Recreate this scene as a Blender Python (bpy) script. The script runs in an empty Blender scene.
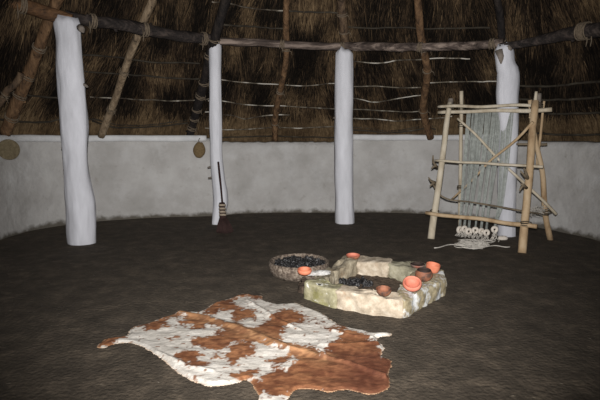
import bpy, math, random
import numpy as np
from mathutils import Vector, noise, Matrix
from math import sin, cos, pi, atan, atan2, hypot, radians

random.seed(7); RNG = np.random.default_rng(7)
S = bpy.context.scene
COL = S.collection

# ------------------------------------------------------------ camera
F = 486.0; PITCH = atan(63/486); EYE = 1.5
camd = bpy.data.cameras.new('camera'); cam = bpy.data.objects.new('camera', camd); COL.objects.link(cam)
cam.location = (0, 0, EYE); cam.rotation_euler = (pi/2 - PITCH, 0, 0)
camd.sensor_width = 36; camd.lens = 36*F/600; camd.clip_start = .05
S.camera = cam
S.view_settings.view_transform = 'Standard'; S.view_settings.look = 'None'
S.view_settings.gamma = 1; S.view_settings.use_curve_mapping = False; S.view_settings.exposure = 0

def ray(px, py):
    x = (px-300)/F; y = (200-py)/F
    return Vector((x, cos(PITCH)+y*sin(PITCH), -sin(PITCH)+y*cos(PITCH)))
CAMP = Vector((0, 0, EYE))
def G(px, py, z=0.0):
    d = ray(px, py); return CAMP + d*((z-EYE)/d.z)
def AT(px, py, Y):
    d = ray(px, py); return CAMP + d*(Y/d.y)
def PROJ(x, y, z):
    dz = z-EYE
    v = y*cos(PITCH)-dz*sin(PITCH); u = y*sin(PITCH)+dz*cos(PITCH)
    return 300+F*x/v, 200-F*u/v
def nz(x, y, z=0.0): return noise.noise(Vector((x, y, z)))

# ------------------------------------------------------------ the round plan
CX, CY = 0.0, 4.6
base_px = [(-40, 262), (0, 240), (32, 229.5), (58, 225.5), (97, 221), (149, 218), (208, 216), (234, 214), (299, 212.5), (345, 212.5),
           (400, 212.7), (440, 214), (490, 219.5), (553, 230), (600, 240), (640, 254)]
_ctrl = []
for p in base_px:
    g = G(*p); _ctrl.append((atan2(g.x-CX, g.y-CY), hypot(g.x-CX, g.y-CY)))
_ctrl = [(-pi, 5.2), (-2.4, 5.2)] + [c for c in _ctrl if -2.2 < c[0] < 2.2] + [(2.4, 5.2), (pi, 5.2)]
_ctrl.sort(); _th = np.array([c[0] for c in _ctrl]); _rr = np.array([c[1] for c in _ctrl])
_fine = np.linspace(-pi, pi, 721); _fr = np.interp(_fine, _th, _rr)
_k = np.hanning(25); _k /= _k.sum()
_fr = np.convolve(np.r_[_fr[-13:-1], _fr, _fr[1:13]], _k, 'valid')
def RW(t):   # inner wall radius at angle t from +Y
    t = (t+pi) % (2*pi)-pi
    return float(np.interp(t, _fine, _fr))
def P(t, r, z): return Vector((CX+r*sin(t), CY+r*cos(t), z))
ZE, ZA = 1.45, 8.4
def RC(t, z):  # thatch surface radius
    return (RW(t)*.5+2.6+.3)*(1-(z-ZE)/(ZA-ZE))
def CONE(px, py, off=0.0):
    d = ray(px, py).normalized(); s = 3.0
    while s < 16:
        p = CAMP+d*s
        t = atan2(p.x-CX, p.y-CY)
        if hypot(p.x-CX, p.y-CY) >= RC(t, p.z)-off*1.28: return p
        s += .01
    return p
def WALL(px, py, off=0.0):
    d = ray(px, py).normalized(); s = 2.0
    while s < 16:
        p = CAMP+d*s
        t = atan2(p.x-CX, p.y-CY)
        if hypot(p.x-CX, p.y-CY) >= RW(t)-off: return p, t
        s += .005
    return p, t

# ------------------------------------------------------------ materials
def srgb(c):
    return tuple((v/255/12.92 if v/255 <= .04045 else ((v/255+.055)/1.055)**2.4) for v in c)+(1,)
def mat(name, stops, scale=5, detail=6, rough=.9, bump=.3, bscale=30, stretch=(1, 1, 1), attr=None, spec=.25, bdist=.01, nrough=.6):
    m = bpy.data.materials.new(name); m.use_nodes = True
    nt = m.node_tree; N = nt.nodes; L = nt.links
    b = N['Principled BSDF']; b.inputs['Roughness'].default_value = rough
    b.inputs['Specular IOR Level'].default_value = spec
    tc = N.new('ShaderNodeTexCoord'); mp = N.new('ShaderNodeMapping'); mp.inputs['Scale'].default_value = stretch
    L.new(tc.outputs['Object'], mp.inputs['Vector'])
    n = N.new('ShaderNodeTexNoise'); n.inputs['Scale'].default_value = scale; n.inputs['Detail'].default_value = detail
    n.inputs['Roughness'].default_value = nrough
    L.new(mp.outputs[0], n.inputs['Vector'])
    r = N.new('ShaderNodeValToRGB'); L.new(n.outputs['Fac'], r.inputs['Fac'])
    el = r.color_ramp.elements
    while len(el) > 1: el.remove(el[-1])
    el[0].position = stops[0][0]; el[0].color = srgb(stops[0][1])
    for p, c in stops[1:]:
        e = el.new(p); e.color = srgb(c)
    out = r.outputs['Color']
    if attr:
        a = N.new('ShaderNodeAttribute'); a.attribute_name = attr
        mx = N.new('ShaderNodeMix'); mx.data_type = 'RGBA'; mx.blend_type = 'MULTIPLY'; mx.inputs['Factor'].default_value = 1
        L.new(out, mx.inputs[6]); L.new(a.outputs['Color'], mx.inputs[7]); out = mx.outputs[2]
    L.new(out, b.inputs['Base Color'])
    n2 = N.new('ShaderNodeTexNoise'); n2.inputs['Scale'].default_value = bscale; n2.inputs['Detail'].default_value = 5
    L.new(mp.outputs[0], n2.inputs['Vector'])
    bp = N.new('ShaderNodeBump'); bp.inputs['Strength'].default_value = bump; bp.inputs['Distance'].default_value = bdist
    L.new(n2.outputs['Fac'], bp.inputs['Height']); L.new(bp.outputs[0], b.inputs['Normal'])
    return m
def spots(m, scale, lo, hi, color, stretch=(1, 1, 1), fac=1.0, zmax=None, zfade=.1):
    """add a second pattern (stain, dust, algae) over a material"""
    nt = m.node_tree; N = nt.nodes; L = nt.links; b = N['Principled BSDF']
    src = b.inputs['Base Color'].links[0].from_socket
    tc = N.new('ShaderNodeTexCoord'); mp = N.new('ShaderNodeMapping'); mp.inputs['Scale'].default_value = stretch
    mp.inputs['Location'].default_value = (scale*.37, 1.3, 2.1)
    L.new(tc.outputs['Object'], mp.inputs['Vector'])
    n = N.new('ShaderNodeTexNoise'); n.inputs['Scale'].default_value = scale; n.inputs['Detail'].default_value = 7
    n.inputs['Roughness'].default_value = .65
    L.new(mp.outputs[0], n.inputs['Vector'])
    mr = N.new('ShaderNodeMapRange'); mr.inputs['From Min'].default_value = lo; mr.inputs['From Max'].default_value = hi
    mr.inputs['To Max'].default_value = fac
    L.new(n.outputs['Fac'], mr.inputs['Value']); f = mr.outputs[0]
    if zmax is not None:
        sx = N.new('ShaderNodeSeparateXYZ'); L.new(tc.outputs['Object'], sx.inputs[0])
        ad = N.new('ShaderNodeMath'); ad.operation = 'MULTIPLY_ADD'; ad.inputs[1].default_value = .25; 
        L.new(n.outputs['Fac'], ad.inputs[0]); L.new(sx.outputs['Z'], ad.inputs[2])
        m2 = N.new('ShaderNodeMapRange'); m2.inputs['From Min'].default_value = zmax+.12; m2.inputs['From Max'].default_value = zmax+.12-zfade
        L.new(ad.outputs[0], m2.inputs['Value'])
        mu = N.new('ShaderNodeMath'); mu.operation = 'MULTIPLY'; L.new(f, mu.inputs[0]); L.new(m2.outputs[0], mu.inputs[1]); f = mu.outputs[0]
    mx = N.new('ShaderNodeMix'); mx.data_type = 'RGBA'; L.new(f, mx.inputs[0]); L.new(src, mx.inputs[6])
    mx.inputs[7].default_value = srgb(color); L.new(mx.outputs[2], b.inputs['Base Color'])
    return m

M = {}
M['floor'] = mat('trodden_earth', [(.3, (50, 44, 36)), (.5, (72, 64, 54)), (.72, (104, 92, 78))], scale=4.5, detail=14, rough=.95, bump=.8, bscale=34, bdist=.02, nrough=.78)
spots(M['floor'], 4.5, .6, .74, (112, 100, 84), stretch=(1, 1.6, 1), fac=.65)
spots(M['floor'], 13, .66, .72, (150, 138, 120), stretch=(.6, 2.0, 1), fac=.7)
spots(M['floor'], 26, .70, .73, (186, 176, 160), stretch=(.7, 1.5, 1), fac=.8)
spots(M['floor'], 17, .69, .74, (22, 18, 15), fac=.8)
M['wall'] = mat('lime_daub', [(.3, (166, 163, 158)), (.5, (181, 178, 174)), (.7, (195, 193, 189))], scale=1.6, rough=.92, bump=.5, bscale=5, bdist=.06)
spots(M['wall'], 7, .6, .75, (146, 140, 132), fac=.6)
spots(M['wall'], 2.5, .5, .75, (206, 205, 203), fac=.6)
spots(M['wall'], 5, -.2, .0, (74, 66, 52), zmax=.09, zfade=.07, fac=.85)
M['trim'] = mat('whitewash_ledge', [(.3, (200, 200, 200)), (.7, (224, 224, 223))], scale=4, rough=.9, bump=.3, bscale=9, bdist=.03)
M['post'] = mat('whitewashed_timber', [(.3, (186, 186, 190)), (.55, (206, 206, 211)), (.8, (222, 222, 227))], scale=6, stretch=(1, 1, .25), rough=.75, bump=.5, bscale=14, bdist=.02)
spots(M['post'], 9, .7, .76, (120, 112, 104), stretch=(1, 1, .35), fac=.7)
M['post2'] = mat('whitewashed_timber_smooth', [(.3, (196, 196, 200)), (.7, (221, 221, 226))], scale=6, stretch=(1, 1, .25), rough=.75, bump=.4, bscale=18, bdist=.015)
M['bare'] = mat('bare_knot_wood', [(.3, (86, 78, 70)), (.7, (140, 130, 120))], scale=9, bump=.5)
def wood(name, a, b, c, sc=14, st=(1, 1, .16)):
    m = mat(name, [(.32, a), (.5, b), (.66, c)], scale=sc, stretch=st, rough=.8, bump=1, bscale=30, bdist=.02)
    return spots(m, sc*1.3, .55, .66, tuple(int(v*.42) for v in a), stretch=(st[0], st[1]*.7+.3, st[2]*2.2), fac=.8)
M['raf_tan'] = wood('tan_pole_bark', (92, 78, 62), (128, 110, 88), (152, 134, 110))
M['raf_orange'] = wood('peeling_orange_bark', (66, 50, 36), (102, 77, 54), (128, 100, 72))
M['raf_brown'] = wood('brown_pole_bark', (62, 50, 40), (92, 74, 57), (116, 96, 74))
M['raf_black'] = wood('smoke_blackened_bark', (22, 19, 18), (34, 29, 27), (50, 43, 38))
M['beam_grey'] = wood('split_grey_beam', (44, 37, 33), (88, 76, 69), (150, 134, 122), 14, (.12, 1, 1))
M['beam_dark'] = wood('smoke_dark_beam', (30, 26, 25), (48, 42, 39), (78, 68, 62), 14, (.12, 1, 1))
M['beam_brown'] = wood('reddish_brown_beam', (50, 38, 28), (92, 66, 44), (118, 88, 60), 14, (.12, 1, 1))
M['cord'] = mat('plant_fibre_cord', [(.3, (92, 80, 66)), (.7, (128, 114, 96))], scale=40, bump=.8, bscale=120)
M['cord_dark'] = mat('dark_tie_cord', [(.3, (60, 52, 42)), (.7, (98, 88, 72))], scale=40, bump=.8, bscale=120)
M['batten'] = mat('hazel_batten', [(.40, (58, 50, 41)), (.5, (118, 110, 96)), (.6, (196, 190, 178))], scale=3.0, detail=4, rough=.7, bump=.3, bscale=40)
M['batten_dim'] = mat('mossy_hazel_batten', [(.35, (38, 33, 27)), (.6, (66, 60, 50)), (.75, (98, 92, 80))], scale=4, detail=4, rough=.8, bump=.3, bscale=40)
M['thatch'] = mat('thatch_backing', [(.3, (24, 18, 13)), (.5, (46, 36, 26)), (.7, (78, 62, 44))], scale=3, detail=8, rough=1, bump=1, bscale=30, bdist=.05, spec=0)
M['straw'] = mat('thatch_straw', [(.3, (170, 170, 170)), (.7, (255, 255, 255))], scale=12, rough=.9, bump=0, attr='col', spec=.1)
M['loom'] = mat('pale_peeled_pole', [(.3, (160, 146, 124)), (.5, (192, 180, 158)), (.7, (210, 200, 182))], scale=7, stretch=(1, 1, .4), rough=.7, bump=.5, bscale=30, bdist=.008)
M['loom2'] = mat('honey_peeled_pole', [(.3, (140, 112, 82)), (.5, (184, 158, 124)), (.75, (204, 184, 154))], scale=6, stretch=(1, 1, .5), rough=.7, bump=.5, bscale=30, bdist=.008)
M['loom_dark'] = mat('weathered_stick', [(.3, (84, 74, 60)), (.7, (140, 126, 106))], scale=9, rough=.8, bump=.4)
M['warp'] = mat('grey_wool_thread', [(.3, (142, 146, 140)), (.7, (178, 182, 176))], scale=20, rough=1, bump=.3, bscale=200)
M['yarn'] = mat('undyed_wool', [(.3, (176, 170, 160)), (.7, (212, 206, 196))], scale=20, rough=1, bump=.5, bscale=100)
M['chalk'] = mat('fired_white_clay', [(.3, (206, 196, 182)), (.7, (232, 224, 212))], scale=14, rough=.8, bump=.3)
def stone(name, a, b, c): return mat(name, [(.28, a), (.5, b), (.72, c)], scale=11, detail=10, rough=.92, bump=.55, bscale=30, bdist=.012, nrough=.7)
M['st'] = spots(stone('beige_limestone', (112, 101, 84), (152, 141, 120), (186, 176, 156)), 6, .58, .68, (118, 96, 70), fac=.6)
M['st_pale'] = spots(stone('pale_limestone', (132, 118, 100), (172, 158, 138), (204, 193, 175)), 8, .6, .7, (150, 118, 90), fac=.6)
M['st_grey'] = stone('grey_green_limestone', (112, 108, 90), (148, 142, 120), (176, 170, 150))
M['st_green'] = spots(spots(stone('mossy_limestone', (114, 108, 82), (148, 142, 114), (178, 172, 148)), 7, .5, .62, (116, 112, 62), fac=.75), 11, .6, .64, (226, 224, 216), fac=.9)
M['st_white'] = spots(stone('lime_splashed_stone', (120, 108, 84), (152, 140, 112), (182, 172, 146)), 9, .49, .6, (214, 216, 216), stretch=(1, 1, .75), fac=.9)
M['ash'] = mat('ash_crust', [(.3, (170, 164, 156)), (.7, (222, 220, 216))], scale=16, rough=1, bump=.8, bscale=40, bdist=.02)
M['clay_grey'] = mat('speckled_clay', [(.35, (72, 62, 54)), (.5, (108, 95, 83)), (.68, (150, 138, 124))], scale=34, detail=6, rough=.9, bump=1, bscale=60, bdist=.015)
M['ember'] = mat('charcoal', [(.4, (14, 13, 13)), (.62, (40, 38, 38)), (.78, (92, 90, 92))], scale=22, rough=.45, bump=.8, bscale=50, bdist=.02, spec=.6)
M['soil'] = mat('hearth_ash_soil', [(.3, (58, 48, 40)), (.7, (98, 84, 70))], scale=12, bump=1, bscale=40, bdist=.02)
def pot_m(name, a, b, c=None):
    m = mat(name, [(.35, a), (.65, b)], scale=9, rough=.65, bump=.2, bscale=40, bdist=.004)
    if c: spots(m, 9, .48, .6, c, fac=.9)
    return m
M['terra'] = pot_m('orange_terracotta', (184, 104, 76), (206, 128, 98))
M['terra2'] = pot_m('pink_terracotta', (182, 104, 84), (206, 130, 108))
M['terra_s'] = pot_m('smoked_terracotta', (120, 76, 56), (150, 98, 72), (66, 54, 48))
M['terra_g'] = pot_m('grey_fired_clay', (98, 84, 78), (130, 108, 98), (150, 84, 64))
M['soot'] = pot_m('sooty_clay', (34, 28, 26), (62, 50, 44))
M['hide'] = mat('cowhide_hair', [(.3, (205, 205, 205)), (.5, (235, 235, 235)), (.7, (255, 255, 255))], scale=60, stretch=(.35, 1, 1), rough=.75, bump=.35, bscale=120, bdist=.006, attr='col', spec=.25)
M['basket'] = mat('woven_straw_basket', [(.3, (92, 76, 52)), (.7, (142, 120, 86))], scale=25, stretch=(1, 1, 5), bump=.8, bscale=60, bdist=.01)
M['matting'] = mat('coiled_rush_mat', [(.3, (92, 82, 62)), (.7, (124, 112, 88))], scale=30, bump=.6, bscale=60, bdist=.01)
M['broom'] = mat('dark_reddish_twigs', [(.3, (40, 29, 27)), (.7, (70, 50, 46))], scale=30, stretch=(4, 4, .5), bump=.7, bscale=80)
M['bind'] = mat('cream_twine', [(.3, (140, 128, 112)), (.7, (168, 154, 136))], scale=30, bump=.4)

# ------------------------------------------------------------ mesh helpers
class MB:
    def __init__(s): s.v = []; s.f = []
    def tube(s, pts, rad, seg=8, amp=0.0, seed=0, squash=None, fr=4.0, cap=True):
        pts = [Vector(p) for p in pts]; n = len(pts)
        if not hasattr(rad, '__len__'): rad = [rad]*n
        up = Vector((0, 0, 1)); d0 = (pts[-1]-pts[0]).normalized()
        if abs(d0.z) > .9: up = Vector((0, 1, 0))
        b0 = len(s.v)
        for i, p in enumerate(pts):
            d = (pts[min(i+1, n-1)]-pts[max(i-1, 0)]).normalized()
            a = d.cross(up).normalized(); b = a.cross(d).normalized()
            for k in range(seg):
                t = 2*pi*k/seg; q = rad[i]
                if amp: q *= 1+amp*nz(cos(t)*1.3+seed*7.1, sin(t)*1.3+seed*3.3, (p-pts[0]).length*fr)
                qa, qb = (q, q) if not squash else (q, q*squash)
                s.v.append(p+a*(cos(t)*qa)+b*(sin(t)*qb))
        for i in range(n-1):
            for k in range(seg):
                k2 = (k+1) % seg
                s.f.append((b0+i*seg+k, b0+i*seg+k2, b0+(i+1)*seg+k2, b0+(i+1)*seg+k))
        if cap:
            s.f.append(tuple(b0+k for k in range(seg))[::-1]); s.f.append(tuple(b0+(n-1)*seg+k for k in range(seg)))
        return s
    def ring(s, c, axis, R, r, seg=14, sub=5, tilt=0, rz=0):
        """a cord loop round an axis"""
        axis = Vector(axis).normalized(); up = Vector((0, 0, 1)) if abs(axis.z) < .9 else Vector((0, 1, 0))
        a = axis.cross(up).normalized(); b = a.cross(axis).normalized(); b0 = len(s.v)
        for i in range(seg):
            t = 2*pi*i/seg; o = a*cos(t)+b*sin(t)
            cc = Vector(c)+o*R+axis*(tilt*sin(t+rz))
            for k in range(sub):
                u = 2*pi*k/sub; s.v.append(cc+o*(r*cos(u))+axis*(r*sin(u)))
        for i in range(seg):
            i2 = (i+1) % seg
            for k in range(sub):
                k2 = (k+1) % sub; s.f.append((b0+i*sub+k, b0+i2*sub+k, b0+i2*sub+k2, b0+i*sub+k2))
        return s
    def lathe(s, prof, c=(0, 0, 0), seg=32, amp=0, seed=0, rot=None, sx=1.0, sy=1.0):
        b0 = len(s.v); n = len(prof); c = Vector(c)
        for (r, z) in prof:
            for k in range(seg):
                t = 2*pi*k/seg; q = r*(1+amp*nz(cos(t)+seed, sin(t)+seed, z*6))
                v = Vector((cos(t)*q*sx, sin(t)*q*sy, z+amp*.06*nz(cos(t)*2+seed, sin(t)*2, 3)))
                if rot: v = rot @ v
                s.v.append(c+v)
        for i in range(n-1):
            for k in range(seg):
                k2 = (k+1) % seg; s.f.append((b0+i*seg+k, b0+i*seg+k2, b0+(i+1)*seg+k2, b0+(i+1)*seg+k))
        s.f.append(tuple(b0+k for k in range(seg))[::-1]); s.f.append(tuple(b0+(n-1)*seg+k for k in range(seg)))
        return s
    def build(s, name, m, parent=None, smooth=True, origin=None):
        if origin is None:
            if parent is not None: origin = Vector((0, 0, 0))
            else:
                zs = min(v[2] for v in s.v); origin = Vector((sum(v[0] for v in s.v)/len(s.v), sum(v[1] for v in s.v)/len(s.v), zs))
        off = Vector(origin)
        if parent is not None: off = off+parent.matrix_world_cache if hasattr(parent, 'matrix_world_cache') else off+WORLD.get(parent.name, Vector((0, 0, 0)))
        me = bpy.data.meshes.new(name)
        me.from_pydata([tuple(Vector(v)-off) for v in s.v], [], s.f); me.update()
        me.validate()
        if smooth: me.polygons.foreach_set('use_smooth', [True]*len(me.polygons))
        me.materials.append(m)
        o = bpy.data.objects.new(name, me); COL.objects.link(o)
        o.location = origin
        if parent is not None: o.parent = parent
        WORLD[o.name] = off
        return o
WORLD = {}
def thing(name, loc, label, cat, group=None):
    o = bpy.data.objects.new(name, None); COL.objects.link(o); o.location = loc; o.empty_display_size = .1
    WORLD[o.name] = Vector(loc); tag(o, label, cat, group); return o
def tag(o, label=None, cat=None, group=None, kind=None):
    if label: o['label'] = label
    if cat: o['category'] = cat
    if group: o['group'] = group
    if kind: o['kind'] = kind
    return o
def lerp(a, b, n, wob=0.0, seed=0):
    a = Vector(a); b = Vector(b); out = []
    for i in range(n+1):
        t = i/n; p = a.lerp(b, t)
        if wob: p += Vector((nz(t*3, seed, 1), nz(t*3, seed, 5), nz(t*3, seed, 9)))*wob
        out.append(p)
    return out
def resample(pts, n):
    pts = [Vector(p) for p in pts]; L = [0]
    for i in range(1, len(pts)): L.append(L[-1]+(pts[i]-pts[i-1]).length)
    out = []
    for k in range(n+1):
        q = L[-1]*k/n; i = 1
        while i < len(pts)-1 and L[i] < q: i += 1
        i0 = max(i-2, 0); i3 = min(i+1, len(pts)-1)
        u = (q-L[i-1])/max(L[i]-L[i-1], 1e-9)
        p0, p1, p2, p3 = pts[i0], pts[i-1], pts[i], pts[i3]
        out.append(.5*((2*p1)+(p2-p0)*u+(2*p0-5*p1+4*p2-p3)*u*u+(3*p1-p0-3*p2+p3)*u**3))
    return out
def knobs(mb, pts, rad, n, seed):
    """side-branch stubs on a pole"""
    rnd = random.Random(seed)
    for _ in range(n):
        i = rnd.randrange(1, len(pts)-1); r = rad[i] if hasattr(rad, '__len__') else rad
        d = (pts[i+1]-pts[i-1]).normalized(); a = d.cross(Vector((0, 0, 1)) if abs(d.z) < .9 else Vector((0, 1, 0))).normalized()
        o = (a*cos(rnd.uniform(0, 6.3))+a.cross(d)*sin(rnd.uniform(0, 6.3))+d*.4).normalized()
        mb.tube([pts[i], pts[i]+o*r*1.35], [r*.45, r*.25], 6)
def structure(o): return tag(o, kind='structure')

# ------------------------------------------------------------ floor, wall, ledges
def ring_grid(rf, nt, ns, t0=-pi, t1=pi, closed=True):
    pass
mb = MB(); NR, NT = 150, 300
mb.v.append(Vector((CX, CY, nz(CX, CY)*.02)))
def hfloor(x, y): return .014*nz(x*.9, y*.9, 3)+.006*nz(x*4, y*4, 8)
for i in range(1, NR+1):
    r = 6.9*i/NR
    for k in range(NT):
        x = CX+r*sin(2*pi*k/NT); y = CY+r*cos(2*pi*k/NT); mb.v.append(Vector((x, y, hfloor(x, y))))
for k in range(NT): mb.f.append((0, 1+(k+1) % NT, 1+k))
for i in range(NR-1):
    for k in range(NT):
        a = 1+i*NT; k2 = (k+1) % NT; mb.f.append((a+k, a+k2, a+NT+k2, a+NT+k))
fl = structure(mb.build('floor', M['floor'], origin=(0, 0, 0)))

def ztop(t):  # wall top height
    z = 1.475
    deg = t*57.3
    z += .018*nz(t*9, 1, 1)+.012*nz(t*30, 2, 2)
    if -20 < deg < 11.5: z += (-.075+.02*nz(t*40, 7, 7)+.015*max(0, nz(t*110, 3, 7)))*min(1, (deg+20)/1.5, (11.5-deg)/1.5)
    if deg > 38: z += -.05*min(1, (deg-38)/10)
    return z
GAP = radians(8)
def wall_arc(t0, t1, n):
    mb = MB(); nzv = 26
    for i in range(n+1):
        t = t0+(t1-t0)*i/n; zt = ztop(t); prof = []
        R = RW(t)
        for j in range(nzv+1):
            z = -.05+(zt-.05)*j/nzv
            q = .035*nz(t*5, z*1.6, 4)+.014*nz(t*16, z*4, 7)
            prof.append((R+q+.03*math.exp(-((z-.0)/.1)**2)*(-1), z))
        prof += [(R+.03, zt-.012), (R+.08, zt), (R+.2, zt+.01), (R+.33, zt-.03), (R+.36, zt-.2), (R+.38, -.05)]
        for r, z in prof: mb.v.append(P(t, r, z))
    m = nzv+7
    for i in range(n):
        for j in range(m-1):
            a = i*m+j; mb.f.append((a, a+1, a+m+1, a+m))
    mb.f.append(tuple(range(m))); mb.f.append(tuple(n*m+j for j in range(m))[::-1])
    return mb
structure(wall_arc(-pi+GAP, pi-GAP, 620).build('wall_round', M['wall'], origin=(0, 0, 0)))
def ledge(name, pxa, pxb, zoff=0.0):
    _, ta = WALL(pxa, 140); _, tb = WALL(pxb, 140); mb = MB(); n = max(20, int(abs(tb-ta)*60)); m = 10
    for i in range(n+1):
        t = ta+(tb-ta)*i/n; R = RW(t); zc = 1.49+.01*nz(t*7, 3, 3)+zoff; h = .068+.012*nz(t*5, 8, 3); w = .085
        for j in range(m):
            u = 2*pi*j/m; sx = abs(cos(u))**.5*(1 if cos(u) > 0 else -1); sz = abs(sin(u))**.5*(1 if sin(u) > 0 else -1)
            mb.v.append(P(t, R+.03+w*sx+.01*nz(t*20, u, 1), zc+h*.85*sz+.006*nz(t*24, u, 5)))
    for i in range(n):
        for j in range(m):
            j2 = (j+1) % m; mb.f.append((i*m+j, i*m+j2, (i+1)*m+j2, (i+1)*m+j))
    mb.f.append(tuple(range(m))[::-1]); mb.f.append(tuple(n*m+j for j in range(m)))
    structure(mb.build(name, M['trim'], origin=(0, 0, 0)))
ledge('trim_1', -60, 206, -.015); ledge('trim_2', 349, 502)

# ------------------------------------------------------------ thatched ceiling
mb = MB(); NTh, NS = 480, 70
for j in range(NS+1):
    z = 1.05+(ZA-1.05)*(j/NS)
    for i in range(NTh):
        t = 2*pi*i/NTh-pi
        q = .05*nz(t*22, z*1.2, 5)+.03*nz(t*60, z*3, 9); r = max(RC(t, z)+q*(1 if z < 7.5 else 0)+.05, .01)
        mb.v.append(P(t, r, z))
for j in range(NS):
    for i in range(NTh):
        i2 = (i+1) % NTh; mb.f.append((j*NTh+i, j*NTh+i2, (j+1)*NTh+i2, (j+1)*NTh+i))
structure(mb.build('ceiling', M['thatch'], origin=(0, 0, 0)))
# straw ends hanging on the underside: a layer nobody could count
NST = 120000
th = RNG.uniform(-1.28, 1.28, NST); zz = 1.40+RNG.random(NST)**1.25*3.6
Rth = np.interp(th, _fine, _fr)*.5+2.9
frac = 1-(zz-ZE)/(ZA-ZE)
keep = RNG.random(NST) < np.clip(frac+.15, 0, 1); th, zz, Rth, frac = th[keep], zz[keep], Rth[keep], frac[keep]; n = len(th)
def vnoise(a, b, sa, sb, seed):   # cheap value noise
    g = np.random.default_rng(seed).random((256, 256)); x = a*sa; y = b*sb
    xi = np.floor(x).astype(int); yi = np.floor(y).astype(int); fx = x-xi; fy = y-yi; fx = fx*fx*(3-2*fx); fy = fy*fy*(3-2*fy)
    G_ = lambda i, j: g[i % 256, j % 256]
    return (G_(xi, yi)*(1-fx)+G_(xi+1, yi)*fx)*(1-fy)+(G_(xi, yi+1)*(1-fx)+G_(xi+1, yi+1)*fx)*fy
clump = vnoise(th, zz, 26, 3.0, 1)*.55+vnoise(th, zz, 60, 6, 2)*.45
lean = (vnoise(th, zz, 9, 1.6, 3)-.5)*.75 - .22*np.clip(-th, 0, 1)
L = RNG.uniform(.12, .36, n)*(.6+clump*.8)
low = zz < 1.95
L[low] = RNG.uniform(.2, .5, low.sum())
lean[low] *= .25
prot = RNG.uniform(0.0, .05, n)+.10*np.clip(clump-.45, 0, 1)*2*RNG.random(n)
r0 = Rth*frac+.03-RNG.uniform(0, .03, n); ux, uy = np.sin(th), np.cos(th)
nrm = np.stack([-ux*.78, -uy*.78, -np.full(n, .63)], 1)
slope = np.stack([ux*.63, uy*.63, -np.full(n, .78)], 1)
tang = np.stack([uy, -ux, np.zeros(n)], 1)
ang = lean+RNG.normal(0, .16, n)
d = slope*np.cos(ang)[:, None]+tang*np.sin(ang)[:, None]
side = tang*np.cos(ang)[:, None]-slope*np.sin(ang)[:, None]
A = np.stack([CX+ux*r0, CY+uy*r0, zz], 1)+nrm*.01
B = A+d*(L*.6)[:, None]+nrm*(prot*.6)[:, None]
Cc = A+d*L[:, None]+nrm*prot[:, None]
w = RNG.uniform(.0022, .0068, n)[:, None]*side
verts = np.stack([A-w, A+w, B-w, B+w, Cc], 1).reshape(-1, 3)
me = bpy.data.meshes.new('straw'); me.vertices.add(len(verts)); me.vertices.foreach_set('co', verts.ravel().astype(np.float32))
base = np.arange(n)*5
idx = np.stack([base, base+1, base+3, base+2, base+2, base+3, base+4], 1).ravel()
me.loops.add(len(idx)); me.loops.foreach_set('vertex_index', idx.astype(np.int32))
me.polygons.add(2*n); ls = np.stack([np.arange(n)*7, np.arange(n)*7+4], 1).ravel(); me.polygons.foreach_set('loop_start', ls.astype(np.int32))
me.update(); me.validate()
cb = vnoise(th, zz, 14, 2.2, 11)
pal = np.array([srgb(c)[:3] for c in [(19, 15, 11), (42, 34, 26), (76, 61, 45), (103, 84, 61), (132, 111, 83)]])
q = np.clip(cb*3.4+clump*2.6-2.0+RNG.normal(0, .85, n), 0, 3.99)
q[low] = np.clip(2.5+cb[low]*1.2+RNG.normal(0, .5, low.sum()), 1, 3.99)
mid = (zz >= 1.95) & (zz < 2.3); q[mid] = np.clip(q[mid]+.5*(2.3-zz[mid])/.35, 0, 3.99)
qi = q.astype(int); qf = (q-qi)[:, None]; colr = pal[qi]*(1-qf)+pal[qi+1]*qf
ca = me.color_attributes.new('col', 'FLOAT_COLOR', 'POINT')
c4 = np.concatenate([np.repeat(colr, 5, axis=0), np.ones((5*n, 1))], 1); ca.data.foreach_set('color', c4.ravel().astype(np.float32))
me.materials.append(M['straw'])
straw = bpy.data.objects.new('straw_thatch', me); COL.objects.link(straw)
tag(straw, 'dark brown straw ends hanging from the underside of the conical roof', 'thatch', kind='stuff')

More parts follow.
